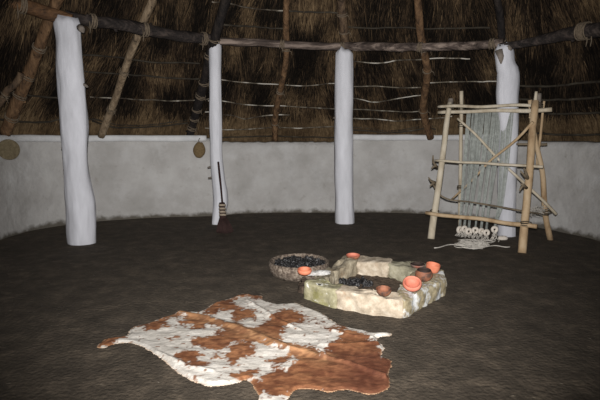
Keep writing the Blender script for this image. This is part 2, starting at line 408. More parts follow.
# ------------------------------------------------------------ posts
def post(rows, Y, m, seg, amp, seed, squash, label, pegs=(), notch=None, extra=None):
    """rows: (pixel y, left edge, right edge) measured down the post"""
    pts = []; rad = []
    for (y, a, b) in rows:
        p = AT((a+b)/2, y, Y); v = (AT(b, y, Y)-AT(a, y, Y)).length/2; pts.append(p); rad.append(v)
    pts[-1].z = -.03
    n = 46; P2 = resample([Vector(p) for p in pts], n)
    zs = [p.z for p in pts][::-1]; rs = rad[::-1]
    R2 = [float(np.interp(p.z, zs, rs)) for p in P2]
    base = Vector((P2[-1].x, P2[-1].y, 0))
    t = thing('roof_post', base, label, 'post', 'whitewashed posts of the inner ring')
    mb = MB(); seg = seg*2; mb.tube(P2, R2, seg, amp, seed, squash, fr=2.2)
    for i, v in enumerate(mb.v):
        k = i//seg; c = P2[min(k, n)]; d = Vector((v.x-c.x, v.y-c.y, 0)); ang = atan2(d.y, d.x)
        g_ = .09*nz(ang*4+seed, v.z*.7, seed)+.05*nz(ang*9, v.z*3, seed+4)
        v2 = v+d*g_
        if k < 2: v2.z += (.05*nz(ang*2.5, seed, 7)+.03*nz(ang*7, seed, 2))*(1 if k == 0 else .5)*1.6
        mb.v[i] = v2
    mb.build('trunk', m, t)
    if notch:
        mb = MB()
        for (px, py, px2, py2, w) in notch:
            mb.tube([AT(px, py, Y-R2[0]*.75), AT((px+px2)/2+.6, (py+py2)/2, Y-R2[0]*.93), AT(px2, py2, Y-R2[0]*.9)], [w, w*.8, w*.3], 7, .3, seed)
        tag(mb.build('bark_scar', M['bare'], t), 'bare grey-brown patch where the whitewash is missing')
    for (px, py, px2, py2) in pegs:
        mb = MB(); mb.tube([AT(px2, py2, Y), AT((px+px2)/2, (py+py2)/2-.3, Y-.04), AT(px, py, Y-.08)], [.022, .018, .014], 7, .2, 3)
        mb.build('branch_stub', M['bare'], t)
    return t, P2, R2
Y1 = G(81, 243).y; Y2 = G(217, 224).y; Y3 = G(344, 223).y; Y4 = G(506, 236).y
post([(20, 55, 79), (24, 53.5, 80.5), (40, 56, 81.5), (70, 57.5, 83.5), (100, 59.5, 85), (130, 61.5, 86.5), (160, 63.5, 88), (185, 65, 91), (205, 66.5, 94.5), (225, 67.5, 95.5), (243, 68, 95.5)],
     Y1, M['post'], 14, .13, 3, .8, 'broad whitewashed post at far left, split plank-like, beside the round mat',
     pegs=[(62, 148, 66, 149), (64, 170, 68, 171), (65.5, 189, 69, 190), (87.5, 87, 83, 84)], notch=[(80, 27, 83, 33, .05)])
post([(41, 210.5, 220.5), (46, 209, 221.5), (70, 209.3, 221.3), (95, 209.5, 221.5), (120, 209, 222), (142, 210, 222), (160, 210.5, 222.5), (180, 212, 225), (192, 213, 227.5), (203, 213.5, 228), (213, 212.5, 225), (224, 211.5, 219)],
     Y2, M['post2'], 16, .06, 9, 1, 'slender crooked whitewashed post with the broom leaning against its foot',
     pegs=[(208, 167.5, 212, 167), (208.5, 178, 213, 178)], notch=[(213, 43, 217, 48, .035)])
post([(50, 339, 350), (53, 335.5, 353), (70, 335, 353.3), (110, 334.6, 353.3), (160, 334.6, 353), (200, 335, 353.5), (223, 335.5, 354.5)],
     Y3, M['post2'], 14, .07, 14, 1, 'straight thick whitewashed post standing behind the hearth, v-shaped scar on top',
     notch=[(339, 52, 341.5, 59, .03), (346, 52, 341.5, 59, .03)], pegs=[(333.6, 118, 337, 118)])
post([(45, 497, 509), (50, 494.5, 513), (65, 496, 514), (72, 497, 517.5), (90, 497.5, 518.3), (120, 498, 518), (160, 498, 517), (200, 498, 515.5), (236, 498, 515)],
     Y4, M['post'], 14, .1, 22, .9, 'whitewashed post directly behind the wooden loom, bare forked scar at its top',
     notch=[(499, 50, 501.5, 64, .06), (508, 47, 509, 53, .06)])

# ------------------------------------------------------------ ring beams lying on the posts
def beam(pxs, m, seed, label, lashes=(), kn=3):
    """pxs: (px, py, depth, pixel thickness)"""
    pts = [AT(a, b, c) for a, b, c, w in pxs]; rad = [w*c/F/2 for a, b, c, w in pxs]
    n = 40; P2 = resample(pts, n); xs = [p.x for p in pts]
    R2 = [float(np.interp(p.x, xs, rad)) for p in P2]
    for i, p in enumerate(P2): p.z += .012*nz(i*.3, seed)
    t = thing('ring_beam', P2[n//2]-Vector((0, 0, R2[n//2])), label, 'beam', 'log beams laid on the posts')
    mb = MB(); mb.tube(P2, R2, 12, .22, seed, fr=2.5); knobs(mb, P2, R2, kn, seed); mb.build('log', m, t)
    for px in lashes:
        x = min(range(n+1), key=lambda i: abs(PROJ(*P2[i])[0]-px)); x = max(1, min(n-1, x)); d = (P2[x+1]-P2[x-1]).normalized()
        mb = MB()
        for k in range(4): mb.ring(P2[x]+d*(.02*k-.03), d, R2[x]*1.16, .010, tilt=.006*(-1)**k)
        mb.tube([P2[x]+Vector((0, -R2[x]*1.1, 0)), P2[x]+Vector((.01, -R2[x]*1.2, -R2[x]*1.6)), P2[x]+Vector((.0, -R2[x]*1.2, -R2[x]*2.3))], [.009, .008, .004], 5)
        mb.build('lashing', M['cord'], t)
    return t, P2, R2
bd = .10
beam([(-70, -14, 5.6, 15), (-10, -3, 6.2, 14), (18, 4, Y1-.35, 13), (46, 12.5, Y1-.1, 13), (72, 20.5, Y1+.02, 12)], M['beam_brown'], 1, 'reddish-brown round beam entering from the top left corner onto the leftmost post', lashes=(22,))
beam([(66, 16, Y1+.12, 11), (85, 20.5, Y1+.2, 11), (110, 23, Y1+.45, 12), (145, 29.5, Y1+.8, 11), (180, 36, Y1+1.15, 10.5), (217, 40, Y2+.05, 10)], M['beam_dark'], 2, 'blackened log beam spanning from the leftmost post to the slender crooked post', lashes=(93, 143, 205))
beam([(208, 44, Y2+.0, 7), (222, 41.5, Y2-.0, 7.5), (240, 42.5, Y2+.02, 8), (265, 43, Y2+.05, 7.5), (300, 45.5, Y2+.08, 7), (344, 46.5, Y3+.05, 7.5)], M['beam_grey'], 3, 'weathered grey split beam between the slender crooked post and the straight thick post', lashes=(282, 341))
beam([(340, 46, Y3+.06, 7.5), (370, 46.5, Y3-.12, 8), (420, 47, Y3-.5, 8), (460, 46, Y4+.4, 8), (503, 43, Y4+.05, 8.5)], M['beam_grey'], 4, 'pinkish-grey split beam running from the straight thick post to the post behind the loom', lashes=(419, 492))
beam([(500, 47, Y4, 7), (520, 43.5, Y4-.15, 8), (560, 36, Y4-.6, 11), (585, 31, Y4-.9, 14), (620, 27, Y4-1.3, 15), (680, 18, Y4-1.9, 15)], M['beam_dark'], 5, 'thick dark beam rising from the post behind the loom to the right edge', lashes=(581, 587))

for px, yy, side_, nm in ((676, 5.42, 'right', 'thick dark beam'), (-62, 5.67, 'left', 'reddish-brown beam')):
    b_ = AT(px, 19 if px > 0 else -12, yy); z_ = b_.z-.06
    mb = MB(); pts = lerp((b_.x, b_.y, z_), (b_.x+.03, b_.y, -.03), 24, .04, px); mb.tube(pts, [.15+.03*i/24 for i in range(25)], 20, .12, px)
    t_ = thing('roof_post', Vector((b_.x, b_.y, 0)), 'whitewashed post beyond the %s edge of the photo under the %s' % (side_, nm), 'post', 'whitewashed posts of the inner ring'); mb.build('trunk', M['post'], t_)
# ------------------------------------------------------------ rafters
def rafter(a, b, ra, rb, m, seed, label, lashes=(), cord='cord', offs=.15, bend=.04, nk=4):
    p0 = CONE(a[0], a[1], offs); p1 = CONE(b[0], b[1], offs)
    dv = (p1-p0); p1 = p1+dv*.25; p0 = p0-dv.normalized()*.12
    n = 34; pts = lerp(p0, p1, n, bend*2, seed); rad = [ra+(rb-ra)*i/n for i in range(n+1)]
    t = thing('rafter', p0, label, 'rafter', 'rafters of the conical roof')
    mb = MB(); mb.tube(pts, rad, 11, .2, seed, fr=3); knobs(mb, pts, rad, nk, seed); mb.build('pole', m, t)
    for (f, k) in lashes:
        i = max(1, min(n-1, int(f*n))); d = (pts[i+1]-pts[i-1]).normalized(); mb = MB()
        for j in range(k): mb.ring(pts[i]+d*(.022*j), d, rad[i]*1.12, .009, tilt=.02*math.sin(j*2.1+seed), rz=j)
        o = pts[i]+Vector((rad[i]*.6, -rad[i]*1.05, 0)); mb.tube([o, o+Vector((.05, -.03, -.03)), o+Vector((.07, -.02, -.09))], [.007, .006, .003], 5)
        mb.build('lashing', M[cord], t)
    return t, pts, rad
rafter((7, 127), (50, 20), .085, .07, M['raf_orange'], 1, 'orange-barked rafter at far left, left of the broad post', ((.15, 3), (.3, 2), (.42, 2), (.62, 3)), 'cord')
rafter((-14, 118), (14, 82), .05, .045, M['raf_brown'], 12, 'thin brown rafter cut off by the left edge of the photo', ((.5, 3),), 'cord')
rafter((103, 131), (151, 0), .066, .055, M['raf_tan'], 2, 'pale tan rafter between the broad left post and the slender crooked post', ((.2, 3), (.44, 3), (.66, 4)))
rafter((191, 133), (226, -4), .075, .085, M['raf_black'], 3, 'smoke-blackened rafter wound with rings of cord, behind the slender crooked post', ((.06, 3), (.13, 2), (.2, 2), (.28, 3), (.38, 2), (.5, 3), (.6, 2)), 'cord', bend=.02)
rafter((275.5, 138), (289, 0), .058, .05, M['raf_orange'], 4, 'straight orange-tan rafter midway between the slender crooked post and the straight thick post', ((.12, 2), (.34, 4), (.58, 3)))
rafter((345, 135), (343.5, 0), .08, .07, M['raf_brown'], 5, 'brown corded rafter rising right behind the straight thick post', ((.56, 4), (.66, 2), (.75, 3)))
rafter((430, 133), (417, 0), .07, .058, M['raf_orange'], 6, 'knotty crooked orange-brown rafter left of the wooden loom', ((.2, 2), (.45, 2), (.58, 3)), bend=.07)
rafter((514, 130), (498, 0), .06, .05, M['raf_black'], 7, 'dark rafter behind the post that stands at the loom', ((.6, 3),))

# ------------------------------------------------------------ battens tied under the thatch
BT = [
 ([(-6, 92), (15, 93), (28, 95), (45, 97), (62, 98), (85, 98)], 'd', 'dim batten crossing behind the broad left post, upper of the two near the wall'),
 ([(-4, 119), (20, 121.5), (38, 122.5), (52, 121), (60, 119.5), (84, 119.5), (100, 120)], 'd', 'lower batten behind the broad left post just above the white ledge'),
 ([(84, 71), (105, 73), (135, 75), (170, 78), (200, 79)], 'd', 'faint batten just below the blackened log beam, left of the blackened rafter'),
 ([(90, 97), (110, 98), (125, 98.5), (150, 100), (175, 101), (200, 100), (209, 99)], 'l', 'pale batten crossing the tan rafter at its middle'),
 ([(92, 121), (108, 125.5), (120, 127.5), (150, 127), (175, 124.5), (188, 123)], 'd', 'doubled thick batten bowing low between tan rafter and blackened rafter'),
 ([(60, 56), (90, 55), (118, 57), (150, 62), (200, 63)], 'd', 'topmost faint batten left of the slender post, under the blackened beam'),
 ([(205, 112), (216, 112), (222, 114.5), (232, 115), (241, 118), (248, 119), (258, 116.5), (275, 115), (290, 115)], 'l', 'short wavy thin batten left of the orange-tan middle rafter'),
 ([(206, 80), (222, 79.5), (238, 82), (260, 83.5), (275, 84), (300, 86), (318, 85), (333, 83.5), (350, 86.5), (375, 86), (400, 87.5), (421, 87)], 'l', 'long pale batten, first one below the ring beam behind the middle posts'),
 ([(208, 101), (225, 101.5), (250, 105), (275, 106), (290, 106.5), (315, 108), (335, 109), (355, 109.5), (380, 110.5), (405, 112), (426, 110.5)], 'l', 'thin batten crossing behind the straight thick post at mid height'),
 ([(205, 128), (222, 129.5), (245, 129.5), (272, 127.5), (300, 128), (320, 127), (335, 126.5)], 'l', 'bright batten close above the wall between slender post and straight thick post'),
 ([(214, 138), (240, 137), (270, 136), (300, 137), (335, 137.5)], 'd', 'lowest dark batten right on the wall top, left of the straight thick post'),
 ([(345, 98), (356, 98.5), (375, 102), (395, 99), (410, 96.5), (424, 95)], 'l', 'batten bent down in a shallow v right of the straight thick post'),
 ([(350, 118.5), (375, 119), (400, 121), (412, 120), (428, 118.5), (445, 117.5), (452, 116)], 'l', 'patchy white batten at the height of the loom top, left of the loom'),
 ([(350, 129.5), (368, 131), (388, 133), (405, 131.5), (425, 128.5), (436, 129)], 'd', 'double dark batten just above the white ledge right of the straight thick post'),
 ([(350, 61), (368, 62.5), (385, 63), (396, 60.5), (415, 60), (440, 58), (470, 59)], 'l', 'thin pale batten directly beneath the pinkish-grey beam'),
 ([(276, 11), (300, 11.5), (325, 12.5), (345, 12.5)], 'd', 'short batten near the top of the photo above the grey split beam'),
 ([(345, 27), (370, 28), (400, 27.5), (430, 28.5), (460, 28), (490, 28)], 'd', 'faint batten above the pinkish-grey beam, upper right of the straight post'),
 ([(212, 2), (228, 3), (245, 7), (270, 10), (290, 10.5)], 'l', 'slanting batten at the top of the photo beside the blackened rafter'),
 ([(222, 25), (245, 26), (270, 28), (290, 29)], 'd', 'short batten just above the grey split beam, left of the middle rafter'),
 ([(425, 83), (450, 82), (475, 81.5), (500, 81.5), (518, 83)], 'l', 'bright batten above the loom ending behind the loom post'),
 ([(515, 85.5), (540, 86.5), (560, 85.5), (580, 83), (620, 80)], 'd', 'greenish thick batten right of the loom post, highest of four'),
 ([(515, 99), (545, 100), (575, 99), (620, 96)], 'd', 'greenish batten right of the loom post, second of four from the top'),
 ([(520, 111), (550, 113.5), (575, 113.5), (600, 112.5), (625, 112)], 'd', 'greenish batten right of the loom post, third of four from the top'),
 ([(520, 132), (542, 133.5), (562, 135), (585, 135), (600, 134.5), (625, 134)], 'd', 'greenish batten right of the loom post, lowest one over the wall'),
]
for i, (pl, kind, lab) in enumerate(BT):
    off = .07 if kind == 'l' else .06
    pts = resample([CONE(x, y, off) for x, y in pl], 30)
    for k, p in enumerate(pts): p.z += .012*nz(k*.35, i*3.1)
    r = .0125 if kind == 'l' else .017
    if 'greenish' in lab: r = .021
    mb = MB(); mb.tube(pts, [r*(.8+.35*abs(nz(k*.2, i))) for k in range(31)], 7, .2, i)
    if 'double' in lab:
        pts2 = [p+Vector((0, .01, .045+.01*sin(k*.3))) for k, p in enumerate(pts)]; mb.tube(pts2, r*.8, 7, .2, i+50)
    tag(mb.build('batten', M['batten' if kind == 'l' else 'batten_dim']), lab, 'batten', 'thin battens tied under the thatch')

# ------------------------------------------------------------ hanging on the wall
p, t = WALL(8.5, 149.5, .15)
R = 10.2*p.y/F
mb = MB(); ax = (Vector((CX, CY, 0))-Vector((p.x, p.y, 0))).normalized(); ax = (ax*.9+Vector((0, -1, 0))*.25).normalized()
rot = ax.to_track_quat('Z', 'Y').to_matrix()
prof = [(R*.97, -.02), (R, 0)]
for k in range(11, 0, -1): prof += [(R*(k/11), .012), (R*((k-.5)/11), .022)]
prof += [(.003, .02)]
mb.lathe(prof, p+ax*-.0, 40, .02, 2, rot)
tag(mb.build('woven_mat', M['matting']), 'round coiled rush mat hanging flat on the wall at the far left', 'mat')
p, t = WALL(199.3, 150, .13); sc = 6.0*p.y/F
mb = MB(); prof = []
H = sc*2.6
for k in range(21):
    u = k/20; z = -H/2+H*u; r = sc*math.sin(pi*(.03+.90*u)**.9)**.62
    prof.append((max(r*(1+.05*(k % 2)), .01), z))
mb.lathe(prof, p, 24, .04, 4, Matrix.Rotation(.12, 3, 'Y'), 1, .7)
b = mb.build('hanging_basket', M['basket']); tag(b, 'small straw basket hung under the end of the white ledge', 'basket')
mb = MB(); top = p+Vector((0, 0, H/2-.01)); mb.tube([top, top+Vector((-.01, .02, .05)), top+Vector((0, .07, .08))], .008, 6)
mb.build('hanging_loop', M['cord'], b)

# ------------------------------------------------------------ broom
Yb = Y2-.22
gb = G(225, 233); Yf = gb.y
def lean(px, py, f): return AT(px, py, Yf+(Yb-Yf)*f)
br = thing('broom', Vector((gb.x, Yf, 0)), 'dark twig broom with cream bindings leaning on the slender crooked post', 'broom')
mb = MB(); pts = resample([lean(218.3, 162, 1), lean(219.6, 175, .8), lean(221.3, 192, .55), lean(222.5, 206, .35)], 16); mb.tube(pts, .017, 8, .2, 1); mb.build('handle', M['broom'], br)
mb = MB(); mb.tube([lean(222, 203, .4), lean(222.3, 211, .3), lean(223, 219, .2)], [.048, .05, .055], 14, .1, 3); mb.build('grip', M['broom'], br)
for yy, f in ((205.8, .37), (209.2, .33), (212.4, .28), (215.4, .24)):
    mb = MB(); c = lean(222.2+(yy-205)*.05, yy, f); 
    for k in range(3): mb.ring(c+Vector((0, 0, .009*k)), (0, .2, 1), .053, .007, 16)
    tag(mb.build('binding', M['bind'], br), 'cream twine binding')
mb = MB(); rnd = random.Random(4)
for k in range(260):
    u = rnd.uniform(-1, 1); s_ = rnd.uniform(0, 1)
    a = lean(223+u*2.2, 216, .24)+Vector((0, rnd.uniform(-.03, .03), 0)); e = lean(224.8+u*8.3, 233.5-abs(u)*1.5-2.5*s_**3, 0)+Vector((0, rnd.uniform(-.05, .05), 0))
    m_ = a.lerp(e, .5)+Vector((u*.01, 0, 0)); mb.tube([a, m_, e], [.005, .005, .0035], 4)
mb.tube([lean(222.8, 216, .24), lean(224, 225, .12), lean(224.5, 232, .01)], [.05, .10, .125], 16, .15, 6, .35)
mb.build('brush', M['broom'], br)

# ------------------------------------------------------------ loom
FL, FR_, RR, RL = G(431, 239), G(522, 253), G(550.5, 240), G(460, 228)
YL, YR = FL.y+.6, FR_.y+.6      # depth of the tops
loom = thing('warp_weighted_loom', Vector(((FL.x+FR_.x)/2, (FL.y+RR.y)/2, 0)), 'upright loom of pale peeled poles with grey warp threads, in front of the right-hand post', 'loom')
def pole(name, a, b, ra, rb, m='loom', seed=0, wob=.02, n=16, nk=0, lab=None):
    pts = lerp(a, b, n, wob, seed); rad = [ra+(rb-ra)*i/n for i in range(n+1)]
    mb = MB(); mb.tube(pts, rad, 10, .12, seed)
    if nk: knobs(mb, pts, rad, nk, seed)
    o = mb.build(name, M[m], loom)
    if lab: o['label'] = lab
    return pts
TL = AT(450, 103, YL); TR = AT(535.5, 101, YR)
pole('leg', FL, TL, .052, .04, 'loom', 1, .03, nk=2)
pole('leg', FR_, TR, .054, .046, 'loom2', 2, .03, nk=3, lab='front right leg, the thickest, honey coloured')
TRL = AT(461.3, 91, YL+.12); TRR = AT(530, 100, YR+.17)
pole('leg', RL, TRL, .03, .03, 'loom', 3, .03)
pole('leg', RR, TRR, .042, .03, 'loom2', 4, .03)
# capping knobs and thin fork sticks at the tops
pole('leg_cap', AT(450.3, 106, YL+.02), AT(450.8, 98.5, YL+.02), .042, .04, 'bare', 5, .0, 4)
pole('leg_cap', AT(538.3, 107, YR+.08), AT(538.8, 93.5, YR+.08), .034, .036, 'bare', 6, .0, 4)
pole('fork_stick', AT(535, 104, YR-.01), AT(536.3, 91.5, YR-.01), .026, .018, 'loom', 7, .0, 5)
pole('fork_stick', AT(537, 165, YR+.28), AT(544.2, 101, YR+.12), .02, .016, 'loom2', 8, .02, 10)
def mixY(px, off=0): return YL+(YR-YL)*(px-448)/(536-448)+off
pole('top_bar', AT(438.5, 106.6, mixY(438, -.07)), AT(531, 105.6, mixY(531, -.07)), .024, .022, 'loom', 9, .03)
pole('top_bar', AT(438.5, 112.4, mixY(438, .06)), AT(552, 109.5, mixY(552, .06)), .027, .03, 'loom', 10, .03, lab='lower top bar carrying the warp')
def legY(px, py):  # depth of the front leg plane at a pixel
    f = min(max((py-100)/145, 0), 1); yt = mixY(px); yb = FL.y+(FR_.y-FL.y)*(px-431)/(522-431); return yt+(yb-yt)*f
pole('heddle_rod', AT(435, 160.6, legY(435, 160)-.07), AT(543, 167, legY(535, 166)-.05), .018, .02, 'loom', 11, .03)
pole('shed_bar', AT(426, 212.8, legY(429, 213)-.07), AT(537, 226.5, legY(531, 226)-.07), .028, .03, 'loom2', 12, .03)
mb = MB(); pts = resample([AT(433, 184, legY(433, 184)), AT(439, 194, legY(440, 194)+.1), AT(449, 199.5, legY(449, 199)+.14), AT(470, 202, legY(470, 202)+.15), AT(500, 207, legY(500, 206)+.17), AT(525, 211.5, legY(525, 211)+.25), AT(548, 215, RR.y-.05)], 26)
mb.tube(pts, .013, 7, .2, 3); mb.build('lower_rod', M['loom_dark'], loom)
# rear X-brace, in the plane of the rear legs
rY = lambda px, f: (RL.y+(RR.y-RL.y)*(px-459)/(551-459))*(1-f)+mixY(px, .15)*f
pole('brace', AT(457.5, 118.5, mixY(458, -.06)), AT(556.5, 214.5, RR.y-.25), .018, .022, 'loom', 13, .03)
pole('brace', AT(533, 122, 6.66), AT(452, 199, 7.75), .02, .014, 'loom2', 14, .03)
pole('rear_bar', AT(516.5, 144.2, YR+.35), AT(547, 144.2, YR+.3), .016, .02, 'loom_dark', 15, .01, 8)
# forked pegs on the front legs
def peg(x0, y0, tips, Y):
    mb = MB(); a = AT(x0, y0, Y)
    for (x1, y1, xm, ym) in tips: mb.tube([a, AT(xm, ym, Y-.05), AT(x1, y1, Y-.09)], [.022, .018, .009], 7, .2, x0)
    mb.build('forked_peg', M['loom_dark'], loom)
peg(437, 167, [(431.5, 168.5, 434, 166), (433, 155.5, 433, 162)], legY(437, 167)-.03)
peg(435.5, 183, [(428.5, 177.5, 431, 181), (430, 186, 432, 184)], legY(435, 183)-.03)
peg(528, 179, [(520.5, 171, 524, 175), (524, 168, 526, 173)], legY(527, 178)-.04)
peg(526.5, 188, [(519.5, 190.5, 522, 186), (520.5, 184, 524, 185)], legY(526, 188)-.04)
def lash(px, py, Y, ax, R, n=4):
    mb = MB(); c = AT(px, py, Y); d = Vector(ax).normalized()
    for k in range(n): mb.ring(c+d*.014*k, d, R, .0075, 14, 5, .008*(-1)**k)
    mb.build('lashing', M['cord_dark'], loom)
legd = (TL-FL); legr = (TR-FR_)
lash(434.3, 213.5, legY(434, 213), legd, .062); lash(525.5, 226, legY(525, 226), legr, .068)
lash(449.5, 109, YL, legd, .062); lash(536.5, 108, YR+.04, legr, .078); lash(461, 126, YL+.17, (0, 0, 1), .04)
lash(459.8, 188, RL.y-.12, (0, 0, 1), .04, 3); lash(547.3, 209, RR.y-.03, RR-TRR, .055); lash(461, 110.5, YL+.1, (0, 0, 1), .045)
# warp: bundles of threads from the top bar down to the weights
wpx = [459.6, 464.3, 468.8, 475.3, 481.0, 486.4, 494.6]; wpy = [229.6, 228.8, 231.4, 230.2, 231.2, 232.6, 229.4]
rnd = random.Random(11)
tops = [470, 475.8, 481.8, 488, 494, 499.5, 507.8]
for i in range(7):
    mb = MB(); Yw = lambda px: legY(px, 215)+.27
    for k in range(44 if i == 6 else 24):
        w_ = 5.8 if i == 6 else 3.0
        tx = tops[i]+rnd.uniform(-w_, w_); bx_ = wpx[i]+(3 if i == 6 else 0)+(tops[i]-wpx[i])*.18
        mx_ = bx_+(tops[i]-bx_)*.52+(tx-tops[i])*.8+rnd.uniform(-.4, .4); lx = bx_+(tx-tops[i])*.5
        a = AT(tx, 112.0, mixY(tx, .12)); m1 = AT(mx_*.5+tx*.5, 138, mixY(tx, .2)*.75+Yw(lx)*.25); b = AT(mx_, 165, mixY(tx, .24)*.5+Yw(lx)*.5)
        c = AT(lx, 208, Yw(wpx[i])+rnd.uniform(-.02, .02)); e = AT(wpx[i]+rnd.uniform(-1.2, 1.2), wpy[i]-2.2, Yw(wpx[i])+rnd.uniform(-.01, .01))
        mb.tube([a, m1, b, c, e], [.0042, .004, .003, .0022, .0022], 4, cap=True)
    mb.build('warp_threads', M['warp'], loom)
mb = MB()   # small wad of wool caught on the rear leg
for k in range(60):
    c = AT(538, 211, RR.y-.2)+Vector((rnd.gauss(0, .05), rnd.gauss(0, .03), rnd.gauss(0, .035)))
    pts = [c]
    for j in range(5): c = c+Vector((rnd.uniform(-.04, .04), rnd.uniform(-.02, .02), rnd.uniform(-.03, .03))); pts.append(c)
    mb.tube(pts, .003, 4)
tag(mb.build('wool_tuft', M['yarn'], loom), 'white wool tuft tangled on the rod by the rear right leg')
where = ['leftmost', 'second from the left', 'third from the left', 'middle one', 'third from the right', 'second from the right', 'rightmost']
for i in range(7):
    Yw = legY(wpx[i], 215)+.25; c = AT(wpx[i], wpy[i], Yw); R = .052+(.006 if i in (0, 2) else 0)
    mb = MB(); a = rnd.uniform(-.5, .5) if i not in (2, 5) else .05
    ax = Vector((sin(a), -cos(a), rnd.uniform(-.15, .1))); mb.ring(c, ax, R*.62, R*.40, 24, 10)
    b = mb.build('loom_weight', M['chalk']); tag(b, 'white ring-shaped weight under the loom, %s of seven' % where[i], 'loom weight', 'ring weights on the warp ends')
    mb = MB()
    for k in range(8):
        q = c+Vector((rnd.uniform(-.012, .012), -.01, -R*.3)); pts = [q]; zt = .012+rnd.uniform(0, .02)
        e = Vector((q.x+rnd.uniform(-.05, .05), q.y+rnd.uniform(-.08, .05), zt)); nn = 9
        for j in range(1, nn+1): pts.append(q.lerp(e, j/nn)+Vector((.018*sin(j*1.3+k), .012*cos(j+k), 0)))
        mb.tube(pts, .0052, 5)
    mb.build('warp_tail', M['yarn'], b)
mb = MB()
for k in range(34):   # tangle of loose yarn on the floor
    g = G(rnd.uniform(459, 484), rnd.uniform(242, 250)); c = Vector((g.x, g.y, .02)); pts = []; a0 = rnd.uniform(0, 6)
    for j in range(10):
        pts.append(c+Vector((.09*cos(a0+j*.8)*(1+.4*sin(j)), .07*sin(a0+j*.8), hfloor(c.x, c.y)+.008+.018*abs(sin(j+k))))); c = c+Vector((rnd.uniform(-.02, .03), rnd.uniform(-.01, .01), 0))
    mb.tube(resample(pts, 26), .0055, 5)
for (x0, y0, x1, y1) in ((466, 243, 434, 247.5), (478, 246, 510, 246.5)):
    pts = [G(x0+(x1-x0)*j/8, y0+(y1-y0)*j/8+.7*sin(j*1.1), .015) for j in range(9)]; mb.tube(resample(pts, 20), .008, 5)
tag(mb.build('loose_yarn', M['yarn']), 'tangle of white yarn ends on the floor under the loom', 'yarn', kind='stuff')
mb = MB(); g = G(503, 239.5); mb.lathe([(.05, -.01), (.07, .02), (.055, .045), (.02, .055)], g, 14, .35, 3, None, 1.1, .7)
tag(mb.build('pebble', M['chalk']), 'small pale stone at the foot of the post behind the loom', 'stone')

# ------------------------------------------------------------ hearth of stones
ZH = .17
def block(name, poly, m, seed, parent, z1=ZH, z0=-.02, amp=.015, lab=None, top_in=.012):
    """poly: ground corners (x, y[, top z]); a rough-hewn block"""
    N_ = []; c = Vector((sum(p[0] for p in poly)/len(poly), sum(p[1] for p in poly)/len(poly)))
    n = len(poly); per = []
    for i in range(n):
        a = Vector(poly[i][:2]); b = Vector(poly[(i+1) % n][:2]); za = poly[i][2] if len(poly[i]) > 2 else z1; zb = poly[(i+1) % n][2] if len(poly[(i+1) % n]) > 2 else z1
        k = max(2, int((b-a).length/.022))
        for j in range(k):
            u = j/k; per.append((a.lerp(b, u), za+(zb-za)*u))
    # round the corners
    q = len(per)
    for _ in range(2): per = [((per[i-1][0]+per[i][0]*2+per[(i+1) % q][0])/4, per[i][1]) for i in range(q)]
    mb = MB(); NZ = 8; rows = []
    for j in range(NZ+1):
        for (p, z) in per:
            zz_ = z0+(z-.012-z0)*j/NZ; mb.v.append(Vector((p.x, p.y, zz_)))
    for ins in (.012, .03, .3, .6, .9):
        for (p, z) in per:
            v = c-p; f = ins if ins > .05 else min(.9, ins/max(v.length, .01)*1.0)
            pp = p+v*f; mb.v.append(Vector((pp.x, pp.y, z-(.004 if ins == .012 else 0))))
    R_ = NZ+6
    for j in range(R_-1):
        for i in range(q):
            i2 = (i+1) % q; mb.f.append((j*q+i, j*q+i2, (j+1)*q+i2, (j+1)*q+i))
    mb.f.append(tuple((R_-1)*q+i for i in range(q)))
    for i, v in enumerate(mb.v):
        d = Vector((nz(v.x*14+seed, v.y*14, v.z*14), nz(v.x*14, v.y*14+seed, v.z*14+5), nz(v.x*9, v.y*9, v.z*9+seed)))
        d2 = Vector((nz(v.x*45, v.y*45+seed, v.z*45), nz(v.x*45, v.y*45, v.z*45+seed), nz(v.x*45+seed, v.y*45, v.z*45)))
        mb.v[i] = v+d*amp*1.6+d2*amp*.5
    o = mb.build(name, m, parent)
    if lab: o['label'] = lab
    return o
def T(px, py, z=ZH): g = G(px, py, z); return (g.x, g.y)
hc = G(368, 290)
hearth = thing('stone_hearth', Vector((hc.x, hc.y, 0)), 'open hearth ringed with rough limestone blocks in the middle of the floor', 'hearth')
block('hearth_stone', [T(302.5, 281), T(336, 289.5), T(345, 284.5), T(316, 276)], M['st_green'], 1, hearth, lab='mossy green-tinged corner block')
block('hearth_stone', [T(335, 289), T(368, 296, .155)+(.155,), T(403, 302, .137)+(.137,), T(407, 299, .145)+(.145,), T(399, 292), T(372, 288.5), T(345, 284)], M['st_pale'], 2, hearth, lab='long pale front block')
block('hearth_stone', [T(404.5, 302, .14)+(.14,), T(447, 277.5), T(443, 270), T(436, 266), T(416, 269.5), T(397, 288), T(398, 294)], M['st_white'], 3, hearth, lab='broad block with white lime splashes down its outer side')
block('hearth_stone', [T(386, 263), T(415, 271), T(440, 268), T(432, 262.5), T(412, 261), T(392, 259.5)], M['st_grey'], 4, hearth, z1=.165)
block('hearth_stone', [T(356, 261.5), T(388, 264.5), T(393, 260), T(376, 257), T(353, 256)], M['st_pale'], 5, hearth, z1=.18)
block('hearth_stone', [T(331, 270.5)+(.15,), T(358, 261.5)+(.2,), T(355, 256)+(.19,), T(344, 256.5)+(.18,), T(331, 262.5)+(.13,)], M['st'], 6, hearth, z1=.18)
block('hearth_stone', [T(312, 279), T(322, 279.5), T(334, 272), T(331, 263.5), T(316, 271)], M['st'], 7, hearth, z1=.15, lab='low side block next to the round fire basin')
block('hearth_slab', [T(296.5, 283, .07), T(303, 287, .07), T(312, 280, .07), T(302, 277, .07)], M['soil'], 8, hearth, z1=.06, lab='low flat slab at the outer left corner')
